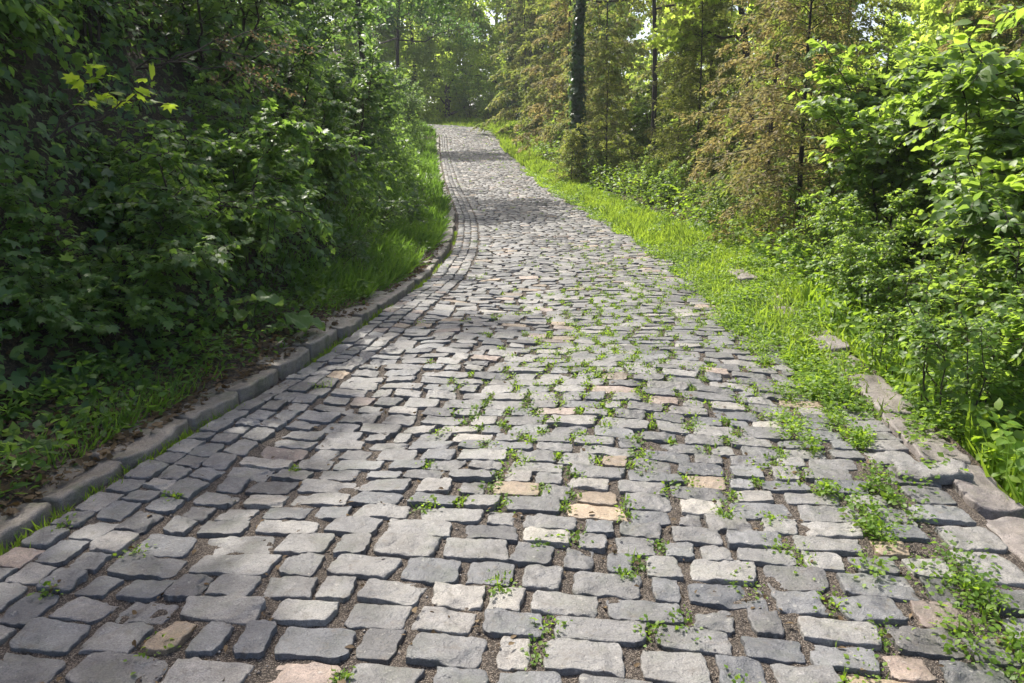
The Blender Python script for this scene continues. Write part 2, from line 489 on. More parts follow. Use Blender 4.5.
def build_stones(mb, A, a, b, g, fine):
    N = len(A)
    if N == 0:
        return
    r1 = lambda lo, hi: g.uniform(lo, hi, (N, 1, 1))
    sa, ua, hw, hd, yaw = (A[:, i][:, None, None] for i in range(5))
    a_ = np.clip(a, -1, 1)[None, :, None]; b_ = np.clip(b, -1, 1)[None, None, :]
    skirt = (np.abs(a)[None, :, None] > 1.01) | (np.abs(b)[None, None, :] > 1.01)
    one = np.ones((N, len(a), len(b)))
    a_ = a_ * one; b_ = b_ * one
    de = np.minimum((1 - np.abs(a_)) * hw, (1 - np.abs(b_)) * hd)
    rr = r1(.002, .007)
    z = -rr * (1 - np.sqrt(np.clip(1 - (1 - np.clip(de / rr, 0, 1)) ** 2, 0, 1)))
    cor = np.where(a_ > 0, np.where(b_ > 0, r1(0, 1), r1(0, 1)), np.where(b_ > 0, r1(0, 1), r1(0, 1))) ** 2
    k = (np.abs(a_ * b_)) ** 7 * (.015 + .16 * cor)
    x = a_ * hw * (1 - k) * (1 + r1(-.05, .05) * b_) + r1(-.1, .1) * hw * b_
    y = b_ * hd * (1 - k) * (1 + r1(-.05, .05) * a_)
    x = x + np.sign(a_) * a_ ** 2 * (.0022 * np.sin(b_ * r1(2, 5) + r1(0, 6)) + .0022 * np.sin(b_ * r1(6, 9) + r1(0, 6)))
    y = y + np.sign(b_) * b_ ** 2 * (.0022 * np.sin(a_ * r1(2, 5) + r1(0, 6)) + .0018 * np.sin(a_ * r1(7, 11) + r1(0, 6)))
    z = z + r1(-.005, .005) * a_ + r1(-.005, .005) * b_ + r1(-.006, .006)
    # worn, split faces
    if fine:
        for amp, f in ((.0026, 28), (.0022, 60), (.0014, 130)):
            th = r1(0, 6.28)
            z = z + amp * r1(.2, 1.3) * np.sin(f * (x * np.cos(th) + y * np.sin(th)) + r1(0, 6) + 1.5 * np.sin(f * .6 * (y * np.cos(th) - x * np.sin(th)) + r1(0, 6)))
        for q in range(3):
            th = r1(0, 6.28)
            tt = (x * np.cos(th) + y * np.sin(th) - r1(.02, .13) + .010 * np.sin(45 * (y * np.cos(th) - x * np.sin(th)) + r1(0, 6)) + .005 * np.sin(110 * (x - y) + r1(0, 6))) / .007
            z = z - np.where(g.random((N, 1, 1)) < .5, r1(.002, .010), 0) * ss(0, 1, tt)
    ca, sa2 = np.cos(yaw), np.sin(yaw)
    du = x * ca - y * sa2
    dsv = x * sa2 + y * ca
    du = np.where(skirt, du * 1.015, du); dsv = np.where(skirt, dsv * 1.02, dsv)
    S, U = sa + dsv, ua + du
    wx, wy = xy(S, U)
    base = zroad(sa + 0 * S, ua + 0 * S) + (zroad(S, U) - zroad(sa + 0 * S, ua + 0 * S)) * .75
    wz = base + np.where(skirt, -.075, z)
    na, nb = len(a), len(b)
    idx = np.arange(na * nb).reshape(na, nb)
    q = np.stack([idx[:-1, :-1], idx[1:, :-1], idx[1:, 1:], idx[:-1, 1:]], -1).reshape(-1, 4)
    q = (q[None] + (np.arange(N) * na * nb)[:, None, None]).reshape(-1, 4)
    mb.add(np.stack([wx, wy, wz], -1), Q=q)

mb = MB()
ed = lambda n, e: np.concatenate([[-1.2, -1, -1 + e, -1 + 2.2 * e], np.linspace(-1 + 2.2 * e, 1 - 2.2 * e, n + 2)[1:-1], [1 - 2.2 * e, 1 - e, 1, 1.2]])
D = rows[:, 0]
m0 = D < 5.6; m1 = (D >= 5.6) & (D < 13); m2 = D >= 13
build_stones(mb, rows[m0], ed(19, .016), ed(12, .022), g, True)
build_stones(mb, rows[m1], ed(4, .03), ed(3, .045), g, True)
build_stones(mb, rows[m2], np.array([-1.2, -1, -.85, .85, 1, 1.2]), np.array([-1.2, -1, -.8, .8, 1, 1.2]), g, False)
road = mb.obj('cobblestone_road', M_SETT, smooth=True)
tag(road, 'worn grey cobblestone road curving uphill into the wood', 'road', kind='structure')
# the soil the stones are bedded in
bs = axis([(.2, 6, .02), (6, 16, .08), (16, 76, .5)])
bu = np.linspace(-2.16, 1.90, 120)
SS, UU = np.meshgrid(bs, bu, indexing='ij')
bx, by = xy(SS, UU)
bz = zroad(SS, UU) - .017 + .006 * np.sin(17 * SS + 5 * np.sin(7 * UU)) * np.sin(19 * UU + 3 * np.sin(9 * SS)) + .004 * np.sin(41 * UU + 37 * SS)
bz -= .03 * ss(-2.02, -2.12, UU)
idx = np.arange(bx.size).reshape(bx.shape)
mb = MB()
mb.add(np.stack([bx, by, bz], -1), Q=np.stack([idx[:-1, :-1], idx[:-1, 1:], idx[1:, 1:], idx[1:, :-1]], -1).reshape(-1, 4))
mb.obj('joint_bed', M_JOINT, road, smooth=True)
# grit lying in the joints
mb = MB()
gp = gaps[gaps[:, 0] < 8]
k = g.integers(0, len(gp), 9000)
ps, pu = gp[k, 0] + g.normal(0, .05, 9000), gp[k, 1] + g.normal(0, .018, 9000)
px, py = xy(ps, pu)
pr = g.uniform(.0018, .0055, 9000) * np.where(g.random(9000) < .06, 2.0, 1)
oc = np.array([(1, 0, 0), (-1, 0, 0), (0, 1, 0), (0, -1, 0), (0, 0, .7), (0, 0, -.7)], float)
of = np.array([(0, 2, 4), (2, 1, 4), (1, 3, 4), (3, 0, 4), (2, 0, 5), (1, 2, 5), (3, 1, 5), (0, 3, 5)])
pv = np.stack([px, py, zroad(ps, pu) - .0135], -1)[:, None] + pr[:, None, None] * oc[None] * g.uniform(.6, 1.4, (9000, 1, 3))
mb.add(pv, T=(of[None] + (np.arange(9000) * 6)[:, None, None]).reshape(-1, 3))
tag(mb.obj('gravel', M_PEBBLE), 'fine brown grit lying in the joints of the road', 'gravel', kind='stuff')

# ------------------------------------------------------------------ kerbs
def slab(g, s0, s1, u0, u1, top, bot, na=9, nb=13, chip=.02, frame_z=None):
    """one long dressed stone lying along the road"""
    mb = MB()
    hw, hd = (u1 - u0) / 2, (s1 - s0) / 2
    a, b = ed(na, .07), ed(nb, .03)
    a_ = np.clip(a, -1, 1)[:, None] + 0 * b[None]; b_ = np.clip(b, -1, 1)[None] + 0 * a[:, None]
    sk = (np.abs(a)[:, None] > 1.01) | (np.abs(b)[None] > 1.01)
    de = np.minimum((1 - np.abs(a_)) * hw, (1 - np.abs(b_)) * hd)
    r = g.uniform(.008, .018)
    z = -r * (1 - np.sqrt(np.clip(1 - (1 - np.clip(de / r, 0, 1)) ** 2, 0, 1)))
    k = np.abs(a_ * b_) ** 5 * g.uniform(.05, .14)
    x = a_ * hw * (1 - k) + np.sign(a_) * a_ ** 2 * (.005 * np.sin(b_ * g.uniform(2, 4) + g.uniform(0, 6)) + .004 * np.sin(b_ * 11 + g.uniform(0, 6)))
    y = b_ * hd * (1 - k * .5) + .012 * np.sin(a_ * 3 + g.uniform(0, 6)) * b_ ** 2
    for q in range(4):
        th = g.uniform(0, 6.28); f = (14, 30, 55, 90)[q]
        z += (.007, .005, .0035, .0028)[q] * np.sin(f * (x * np.cos(th) + y * np.sin(th)) + g.uniform(0, 6) + 1.2 * np.sin(f * .7 * (y * np.cos(th) - x * np.sin(th))))
    z += g.uniform(-.007, .007) * b_ + g.uniform(-.010, .010) * a_
    S, U = (s0 + s1) / 2 + y, (u0 + u1) / 2 + x
    wx, wy = xy(S, U)
    ref = zc(S) if frame_z is None else zc(S) + frame_z
    wz = ref + np.where(sk, bot, top + z)
    idx = np.arange(a_.size).reshape(a_.shape)
    mb.add(np.stack([wx, wy, wz], -1), Q=np.stack([idx[:-1, :-1], idx[1:, :-1], idx[1:, 1:], idx[:-1, 1:]], -1).reshape(-1, 4))
    return mb
g = np.random.default_rng(5)
kerb = empty('kerb', P3(3, -2.25))
tag(kerb, 'raised row of mossy worn stones along the foot of the bank', 'kerb', kind='structure')
s = 1.6
while s < 62:
    ln = g.uniform(.34, .72)
    du, dt = g.normal(0, .012), g.normal(0, .007)
    o = slab(g, s, s + ln, -2.45 + du + g.uniform(-.04, .02), -2.13 + du,   .036 + dt * 1.4, -.15).obj('kerb_stone', M_KERB, smooth=True)
    o.parent = kerb
    o.matrix_parent_inverse.translation = -kerb.location
    s += ln + g.uniform(.012, .035)
edge = empty('edge_kerb', P3(3, 1.98))
tag(edge, 'flush row of brown edge stones above the drop beside the road', 'kerb', kind='structure')
s = 1.4
while s < 12:
    ln = g.uniform(.45, .8)
    o = slab(g, s, s + ln, 1.875 + g.normal(0, .008), 2.12 + g.normal(0, .01), .012 + g.normal(0, .012), -.45, chip=.03).obj('edge_stone', M_KERB_R, smooth=True)
    o.parent = edge
    o.matrix_parent_inverse.translation = -edge.location
    s += ln + g.uniform(.01, .03)

# ------------------------------------------------------------------ plant builders
def branch_curve(g, p0, d0, length, droop, n=7, wob=.10):
    """a bent line: starts along d0 and sinks by droop"""
    t = np.linspace(0, 1, n)[:, None]
    side = nrm(np.cross(d0, g.normal(size=3)))
    P = p0 + d0 * length * t + np.array([0, 0, -1.0]) * droop * length * t ** 2 + side * wob * length * np.sin(t * np.pi * g.uniform(.6, 1.6)) * g.choice([-1, 1])
    P[1:-1] += g.normal(0, .02 * length, (n - 2, 3))
    return P

def at_t(P, t):
    f = np.clip(t, 0, 1) * (len(P) - 1)
    i = np.minimum(f.astype(int), len(P) - 2)
    w = (f - i)[:, None]
    return P[i] * (1 - w) + P[i + 1] * w, nrm(P[i + 1] - P[i])

def leaf_twig(g, mb, P, n, size, tm, up=.75, wid=1.0, hang=.25, t0=.12):
    """leaves set alternately along a twig"""
    t = np.linspace(t0, 1, n) + g.normal(0, .02, n)
    p, d = at_t(P, t)
    side = nrm(np.cross(d, np.array([0, 0, 1.0])) + 1e-4)
    sg = np.where(np.arange(n) % 2 == 0, 1, -1)[:, None]
    ax = nrm(d * g.uniform(.3, .9, (n, 1)) + side * sg * g.uniform(.5, 1.1, (n, 1)) + g.normal(0, .22, (n, 3)) + np.array([0, 0, -hang]))
    no = nrm(np.array([0, 0, up]) + g.normal(0, .36, (n, 3)) + .2 * d)
    leaves(mb, tm, p + ax * .012, ax, no, size * g.uniform(.55, 1.2, n), wid)

def shrub_meshes(seed, h, spread, nstem, ntwig, nleaf, size, tm, leafm, barkm, twig_len=.55, droop=.25, rad=.014, low=.12, hang=.25, wid=1.0, lean=(0, 0)):
    g = np.random.default_rng(seed)
    fol = MB(); stems = []
    for k in range(nstem):
        st = MB()
        an = k * 6.283 / nstem + g.uniform(-.5, .5)
        tilt = g.uniform(.15, 1.0) * spread / h
        d0 = nrm(np.array([math.cos(an) * tilt + lean[0], math.sin(an) * tilt + lean[1], 1.0]))
        L = h * g.uniform(.75, 1.08)
        P = branch_curve(g, np.array([math.cos(an) * .05 * k ** .5, math.sin(an) * .05, -.08]), d0, L, droop * g.uniform(.3, 1.1), 9, .07)
        tube(st, P, np.linspace(rad, rad * .25, 9), 6)
        for q in range(ntwig):
            t = low + (1 - low) * g.random() ** .8
            p, d = at_t(P, np.array([t]))
            out = nrm(d[0] * .4 + rdir(g, 1)[0] * np.array([1, 1, .55]) + np.array([0, 0, .15]))
            tl = twig_len * g.uniform(.4, 1.15) * (1.15 - .5 * t)
            W = branch_curve(g, p[0], out, tl, g.uniform(.1, .5), 5, .1)
            tube(st, W, np.linspace(rad * .35, rad * .12, 5), 3)
            leaf_twig(g, fol, W, max(3, int(nleaf * g.uniform(.6, 1.3))), size, tm, hang=hang, wid=wid)
        leaf_twig(g, fol, P[4:], nleaf, size, tm, hang=hang, wid=wid)
        stems.append(st)
    return [s_.mesh('stem', barkm, True) for s_ in stems], fol.mesh('foliage', leafm)

def make_plant(name, meshes, cat):
    stems, fol = meshes
    r = empty(name)
    for m in stems:
        link('stem', m, r)
    link('foliage', fol, r)
    tag(r, None, cat)
    return r

class Kind:
    """hands out the first built plant of a kind, then copies of it"""
    def __init__(self, root): self.root, self.used = root, False
    def put(self, loc, rz, sc_, label, group):
        o = copy_tree(self.root) if self.used else self.root
        self.used = True
        o.location = loc
        o.rotation_euler = (0, 0, rz)
        o.scale = sc_ if hasattr(sc_, '__len__') else (sc_,) * 3
        tag(o, label, None, group)
        return o

# ------------------------------------------------------------------ left bank shrubs
bank_vine = [Kind(make_plant('vine_shrub', shrub_meshes(100 + i, 1.7, 1.5, 8, 44, 19, .062, (LOBED, OVATE, LOBED)[i], M_VINE, M_TWIG, .55, .55, .012, .06, .45), 'shrub')) for i in range(3)]
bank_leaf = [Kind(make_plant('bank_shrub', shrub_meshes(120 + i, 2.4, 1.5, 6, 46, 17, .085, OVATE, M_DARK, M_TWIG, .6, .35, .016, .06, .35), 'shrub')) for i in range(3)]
bank_bram = [Kind(make_plant('bramble_bush', shrub_meshes(140 + i, 1.3, 1.6, 7, 16, 12, .06, OVATE, M_BRAM, M_TWIG, .4, .7, .008, .05, .3), 'bush')) for i in range(2)]
GL = 'shrubs hanging over the shaded left bank'
for k, (s, u, rz, q, lab) in enumerate([
    (4.5, -3.25, .4, .85, 'broad leaved vine shrub at the left picture edge, low on the bank'),
    (5.5, -3.55, 2.1, 1.05, 'dark drooping vine shrub above the two big butterbur leaves'),
    (6.6, -3.5, 4.0, 1.05, 'vine shrub with pale leaf tips bulging from the bank behind the butterbur'),
    (8.0, -3.75, 1.2, 1.1, 'drooping vine shrub midway along the shaded bank'),
    (5.2, -4.6, 5.1, 1.3, 'tall dark vine shrub in the upper left corner of the bank'),
    (10.2, -3.8, 3.3, 1.05, 'vine shrub on the bank beside the long grass at the kerb')]):
    bank_vine[k % 3].put(P3(s, u), rz, q, lab, GL)
for k, (s, u, rz, q, lab) in enumerate([
    (7.2, -4.9, .3, 1.15, 'bushy dark shrub under the pale flowering bramble sprays'),
    (9.3, -4.7, 1.7, 1.2, 'dense dark green shrub rising behind the drooping vine shrubs'),
    (11.8, -4.4, 3.1, 1.15, 'rounded dark shrub halfway up the left bank towards the bend'),
    (14.5, -4.2, 4.4, 1.1, 'dark leafy shrub leaning towards the kerb where the road narrows'),
    (17.5, -4.1, 5.5, 1.05, 'mid green shrub above the narrow kerb before the first shadow band'),
    (21, -4.2, .9, 1.1, 'shaded shrub beside the tree shadows that cross the road'),
    (25.5, -4.2, 2.4, 1.1, 'shrub at the left roadside just below the bend'),
    (31, -4.4, 3.9, 1.15, 'shrub on the left verge where the road begins to bend'),
    (38, -4.6, 5.2, 1.25, 'last shrub on the left before the road slips behind the bank'),
    (13, -6.4, 1.1, 1.5, 'tall blue green shrub on top of the left bank'),
    (18, -6.2, 2.9, 1.5, 'tall shrub on the bank top behind the roadside shrubs'),
    (24, -6.4, 4.7, 1.6, 'high dense shrub on the bank top near the bend'),
    (48.5, -3.7, 1.2, 1.0, 'shrub hiding the kerb where the road turns left out of sight'),
    (52.5, -3.9, 2.8, 1.1, 'farthest shrub on the left, beyond the last shadow band'),
    (44, -3.9, .2, 1.0, 'small shrub at the inside of the bend under the dark tree')]):
    bank_leaf[k % 3].put(P3(s, u), rz, q, lab, GL)
for k, (s, u, rz, q, lab) in enumerate([
    (8.8, -3.15, .5, .8, 'low bramble bush spilling to the kerb past the butterbur'),
    (12.4, -3.3, 2.5, .9, 'bramble bush with arching stems over the long roadside grass'),
    (16, -3.2, 4.1, .85, 'small bramble bush beside the curve of the gutter')]):
    bank_bram[k % 2].put(P3(s, u), rz, q, lab, 'brambles at the foot of the left bank')

# ------------------------------------------------------------------ right side shrubs
haz = [Kind(make_plant('hazel_shrub', shrub_meshes(200 + i, 3.0, 1.5, 8, 60, 19, .095, OVATE, M_HAZEL, M_TWIG, .6, .22, .017, .10, .2, 1.15), 'shrub')) for i in range(3)]
dog = [Kind(make_plant('dogwood_shrub', shrub_meshes(220 + i, 2.6, 1.4, 7, 50, 17, .085, OVATE, M_HAZEL2, M_TWIG, .55, .25, .014, .08, .2, 1.0), 'shrub')) for i in range(2)]
GR = 'sunlit shrubs crowding the right roadside'
for k, (s, u, rz, q, lab) in enumerate([
    (5.9, 3.75, .2, 1.0, 'bright hazel shrub at the right picture edge behind the thin saplings'),
    (7.7, 4.15, 1.4, 1.05, 'large sunlit hazel shrub filling the right side above the verge'),
    (9.6, 3.75, 2.9, 1.1, 'hazel shrub with yellow green leaves beside the brown sprayed conifers'),
    (7.2, 5.2, 4.0, 1.5, 'tall hazel shrub reaching the upper right corner of the picture'),
    (9.6, 5.4, 5.0, 1.55, 'tall hazel shrub standing behind the large sunlit one'),
    (23.5, 6.0, 2.2, 1.2, 'green hazel bush growing between the olive conifer and the maple'),
    (29.5, 6.2, 3.6, 1.5, 'tall hazel bush showing bright leaves behind the slender trunk'),
    (41, 5.6, 5.3, 1.7, 'hazel bush with bright leaves under the conifers at the bend'),
    (11.8, 5.2, .6, 1.35, 'hazel shrub whose pale leaves meet the nearest brown conifer')]):
    haz[k % 3].put(P3(s, u), rz, q, lab, GR)
for k, (s, u, rz, q, lab) in enumerate([
    (5.1, 2.8, .7, .62, 'glossy dogwood shrub with pale shining leaves above the edge stones'),
    (8.3, 3.05, 2.2, .58, 'low dogwood bush where the grass verge meets the tall shrubs'),
    (6.9, 2.95, 5.1, .5, 'small dogwood bush overhanging the drop beside the saplings'),
    (7.9, 2.75, 2.9, .42, 'low leafy bush beside the lime leaf at the back of the verge'),
    (9.6, 2.95, 4.2, .5, 'small dogwood bush at the edge of the clover under the hazels'),
    (12.2, 4.2, 3.7, .8, 'dogwood bush in front of the nearest brown conifer'),
    (14.6, 3.2, 2.2, .5, 'low bush between the grass verge and the drooping brown conifer'),
    (19.5, 3.4, 4.6, .55, 'bush with bright tips in front of the olive conifer'),
    (30.5, 3.3, 1.4, .7, 'bush under the tall tan conifer past the ivy clad trunk'),
    (17.5, 3.7, 5.2, .6, 'pale leaved dogwood bush beside the slender dark trunk'),
    (21.5, 3.6, 1.0, .62, 'dogwood bush at the verge below the ivy clad trunk'),
    (26, 3.5, 2.6, .6, 'small bush on the sunlit verge past the ivy clad trunk'),
    (33, 3.7, 4.4, .8, 'round bush on the outer verge just before the bend'),
    (41, 4.0, 5.9, .9, 'bush on the outer side of the bend against dark trees'),
    (49, 4.2, 1.9, 1.3, 'bush below the narrow brown conifer at the bend'),
    (54, 5.2, 3.1, 1.6, 'leafy bush at the foot of the ivy trunk at the bend'),
    (57, 3.6, 2.0, 1.4, 'rounded bush at the outer edge of the sunlit grass on the bend'),
    (65, 4.4, 5.0, 2.0, 'large bush seen end on past the bend'),
    (60, 5.0, 0.4, 1.8, 'bush closing the view where the road turns out of sight'),
    (28.2, 2.6, 4.9, .42, 'small bush hugging the foot of the ivy clad trunk'),
    (24.0, 4.0, 3.3, .5, 'low bush at the foot of the slender dark trunk')]):
    dog[k % 2].put(P3(s, u), rz, q, lab, GR)
# thin saplings at the edge stones
sap = [Kind(make_plant('sapling', shrub_meshes(240 + i, 1.3, .45, 4, 16, 11, .055, OVATE, M_HAZEL2, M_TWIG, .22, .12, .008, .25, .2), 'sapling')) for i in range(2)]
for k, (s, u, rz, q, lab) in enumerate([
    (4.45, 2.22, .3, .85, 'dark stemmed sapling growing against the end of the edge stones'),
    (4.95, 2.35, 2.2, 1.0, 'taller thin sapling just behind the dark stemmed one at the edge'),
    (5.6, 2.2, 4.0, .6, 'short sapling standing in the thick clover of the verge')]):
    sap[k % 2].put(P3(s, u), rz, q, lab, 'thin saplings at the right road edge')

# ------------------------------------------------------------------ trees
def tree(name, seed, h, r0, crown_lo, spread, nlimb, ncl, nlf, lsize, leafm, label, loc, cat='tree', group=None, tm=DIAMOND, bend=.03, ivy=0.0, clr=.55, flat=.6, top=1.0):
    g = np.random.default_rng(seed)
    root = empty(name, loc)
    tr = MB(); cr = MB()
    n = 12
    t = np.linspace(0, 1, n)
    ph = g.uniform(0, 6.28, 2)
    T = np.stack([bend * h * np.sin(t * 4 + ph[0]) * t, bend * h * np.sin(t * 3.3 + ph[1]) * t, t * h - .2], 1)
    rt = r0 * (1 - .8 * t) * (1 + .35 * np.exp(-t * h / .35))
    tube(tr, T, rt, 10)
    for k in range(nlimb):
        f = crown_lo + (1 - crown_lo) * ((k + g.random()) / nlimb) * .97
        p, d = at_t(T, np.array([f]))
        an = k * 2.4 + g.uniform(-.5, .5)
        rel = (f - crown_lo) / (1 - crown_lo)
        L = spread * (1.05 - .65 * rel * top) * g.uniform(.7, 1.15)
        d0 = nrm(np.array([math.cos(an), math.sin(an), .25 + .7 * rel]))
        W = branch_curve(g, p[0], d0, L, .18, 7, .10)
        tube(tr, W, np.linspace(np.interp(f, t, rt) * .5, .012, 7), 6)
        for q in range(ncl):
            tq = .25 + .78 * g.random() ** .7
            c, dd = at_t(W, np.array([min(tq, 1)]))
            o2 = nrm(dd[0] * .5 + rdir(g, 1)[0])
            B = branch_curve(g, c[0], o2, L * g.uniform(.18, .42), .2, 4, .1)
            tube(tr, B, np.linspace(.016, .005, 4), 3)
            m = int(nlf * g.uniform(.6, 1.4))
            tt = g.uniform(.2, 1.05, m)
            pb, db = at_t(B, tt)
            pb = pb + g.normal(0, clr * .4, (m, 3)) * np.array([1, 1, flat])
            ax = nrm(rdir(g, m) + np.array([0, 0, -.35]))
            no = nrm(np.array([0, 0, .8]) + g.normal(0, .45, (m, 3)))
            leaves(cr, tm, pb, ax, no, lsize * g.uniform(.6, 1.3, m))
    link('trunk', tr.mesh('trunk', M_BARK, True), root)
    link('crown', cr.mesh('crown', leafm), root)
    if ivy:
        iv = MB(); m = 5200
        tv = g.random(m) ** 1.15 * ivy
        p, d = at_t(T, tv)
        an = g.uniform(0, 6.28, m)
        lump = .5 + .5 * np.sin(3 * an + 9 * tv * h / 3) * np.sin(2.2 * tv * h + 2 * an + 1)
        o = np.stack([np.cos(an), np.sin(an), 0 * an], 1)
        rr = np.interp(tv, t, rt) + (.01 + g.random(m) ** 1.7 * .36 * lump) * (1.05 - tv / ivy * .75)
        kp = g.random(m) < 1.2 - .9 * (tv / ivy) * (1 - lump)
        p, o, rr, m = p[kp], o[kp], rr[kp], int(kp.sum())
        leaves(iv, LOBED, p + o * rr[:, None], nrm(o * .4 + np.array([0, 0, -1]) + g.normal(0, .4, (m, 3))), nrm(o + g.normal(0, .4, (m, 3)) + np.array([0, 0, .4])), .12 * g.uniform(.6, 1.3, m))
        link('ivy', iv.mesh('ivy', M_IVY), root)
    tag(root, label, cat, group)
    return root

def conifer(name, seed, h, r0, lo, spread, nbr, leafm, label, loc, group=None, size=.11, droop=.35, dens=1.0):
    g = np.random.default_rng(seed)
    root = empty(name, loc)
    tr = MB(); cr = MB()
    t = np.linspace(0, 1, 9)
    T = np.stack([.02 * h * np.sin(3 * t + g.uniform(0, 6)) * t, .02 * h * np.sin(2.6 * t + g.uniform(0, 6)) * t, t * h - .2], 1)
    rt = .62 * r0 * (1 - .9 * t)
    tube(tr, T, rt, 9)
    for k in range(nbr):
        f = lo + (1 - lo) * (k + g.random()) / nbr * .98
        p, d = at_t(T, np.array([f]))
        an = k * 2.399 + g.uniform(-.3, .3)
        rel = (f - lo) / (1 - lo)
        L = max(.3, spread * (1 - .85 * rel) * g.uniform(.65, 1.15))
        d0 = nrm(np.array([math.cos(an), math.sin(an), .12 + .5 * rel]))
        W = branch_curve(g, p[0], d0, L, droop, 7, .05)
        tube(tr, W, np.linspace(max(.01, np.interp(f, t, rt) * .3), .005, 7), 4)
        nsub = max(4, int(L / .16))
        for q in range(nsub):
            tq = .15 + .85 * (q + g.random()) / nsub
            c, dd = at_t(W, np.array([min(1, tq)]))
            sd = nrm(np.cross(dd[0], np.array([0, 0, 1.0]))) * (1 if q % 2 else -1)
            o2 = nrm(dd[0] * .8 + sd * g.uniform(.4, 1) + np.array([0, 0, g.normal(-.1, .25)]))
            B = branch_curve(g, c[0], o2, L * g.uniform(.16, .34) * (1.2 - .6 * tq) + .1, .35, 4, .06)
            m = max(5, int(24 * dens * g.uniform(.6, 1.3)))
            pb, db = at_t(B, g.uniform(0, 1, m))
            s2 = nrm(np.cross(db, np.array([0, 0, 1.0]))) * g.choice([-1, 1], (m, 1))
            ax = nrm(db * .8 + s2 * g.uniform(.2, 1, (m, 1)) + g.normal(0, .3, (m, 3)))
            no = nrm(np.array([0, 0, .9]) + g.normal(0, .45, (m, 3)))
            leaves(cr, NARROW, pb + g.normal(0, .035, (m, 3)), ax, no, size * g.uniform(.5, 1.3, m), 1.5)
    link('trunk', tr.mesh('trunk', M_BARK, True), root)
    link('crown', cr.mesh('crown', leafm), root)
    tag(root, label, 'tree', group)
    return root

GC = 'brown sprayed conifers on the right'
conifer('conifer', 301, 5.4, .09, .02, 2.1, 90, M_TAN, 'brown tipped drooping conifer nearest the bright hazel shrubs', P3(12.6, 3.75), GC, .085, dens=1.9)
conifer('conifer', 302, 8.0, .11, .02, 2.6, 100, M_TAN, 'tall brown tipped conifer behind the nearest drooping one', P3(16.8, 4.9), GC, .10, dens=1.7)
conifer('conifer', 303, 7.0, .08, .02, 2.1, 90, M_OLIVE, 'olive conifer beside the slender dark trunk', P3(21.5, 4.9), GC, .10, dens=1.7)
conifer('conifer', 304, 11, .10, .03, 2.7, 90, M_BROWN, 'tall tan conifer between the slender trunk and the ivy clad trunk', P3(31, 4.6), GC, .14, dens=1.5)
conifer('conifer', 305, 12, .11, .02, 2.5, 90, M_TAN, 'tan conifer left of the ivy clad trunk above the verge', P3(36, 3.9), GC, .16, dens=1.5)
conifer('conifer', 306, 14, .14, .02, 3.0, 90, M_OLIVE, 'olive brown conifer on the outer side of the bend', P3(46, 4.6), GC, .19, dens=1.4)
conifer('conifer', 307, 13, .11, .02, 3.2, 90, M_OLIVE, 'high olive conifer behind the slender dark trunk', P3(28, 7.8), GC, .15, dens=1.4)
conifer('conifer', 308, 14, .16, .02, 3.6, 90, M_BROWN, 'big brown conifer deep in the wood on the right', P3(35, 9.5), GC, .2, dens=1.3)
conifer('conifer', 309, 10, .12, .02, 3.4, 90, M_TAN, 'brown conifer rising over the hazel shrubs at upper right', P3(17.5, 11.0), GC, .15, dens=1.4)
conifer('conifer', 310, 12, .12, .02, 3.0, 90, M_BROWN, 'narrow brown conifer between the ivy trunk at the bend and the tan one', P3(50, 3.6), GC, .2, dens=1.3)
conifer('conifer', 311, 12, .12, .02, 3.2, 90, M_OLIVE, 'olive conifer behind the crooked maple', P3(24, 10.5), GC, .15, dens=1.4)
conifer('conifer', 312, 5.0, .06, .02, 1.5, 60, M_OLIVE, 'young feathery conifer brushing the right side of the ivy clad trunk', P3(26.2, 3.5), GC, .11, dens=1.4)
conifer('conifer', 313, 6.5, .06, .02, 1.6, 60, M_BROWN, 'young mixed green and tan conifer in front of the slender dark trunk', P3(23.2, 5.0), GC, .10, dens=1.4)
conifer('conifer', 314, 2.0, .04, .02, 1.1, 34, M_OLIVE, 'small bushy conifer left of the ivy clad trunk at the verge', P3(26.7, 2.35), GC, .10, dens=1.3)

tree('ivy_clad_tree', 401, 15, .14, .42, 3.4, 14, 9, 60, .15, M_OLIVE, 'straight tall trunk wrapped in dark ivy beside the verge', P3(27.5, 2.75), ivy=.5)
tree('slender_tree', 402, 13, .10, .45, 2.3, 12, 7, 50, .14, M_OLIVE, 'slender straight dark trunk right of the ivy clad one', P3(24.6, 4.55))
tree('maple_tree', 403, 8.5, .17, .50, 3.6, 12, 10, 70, .14, M_TREE, 'crooked maple with bright layered leaves against the pale sky gap', P3(20.5, 5.9), tm=LOBED, bend=.07)
GT = 'tall trees of the wood beyond the bend'
tree('ivy_clad_tree', 404, 17, .26, .5, 4.0, 14, 9, 60, .2, M_TREE, 'dark ivy wrapped trunk standing at the outside of the bend', P3(55.5, 4.3), ivy=.4)
tree('broadleaf_tree', 405, 15, .25, .06, 4.6, 30, 11, 55, .24, M_TREE, 'bright green tree filling the gap straight above the bend', (-5.5, 66, 4.0))
tree('broadleaf_tree', 406, 17, .3, .08, 5.2, 30, 11, 55, .27, M_TREE, 'sunlit green tree behind the ivy trunk at the bend', (1.5, 68, 3.5))
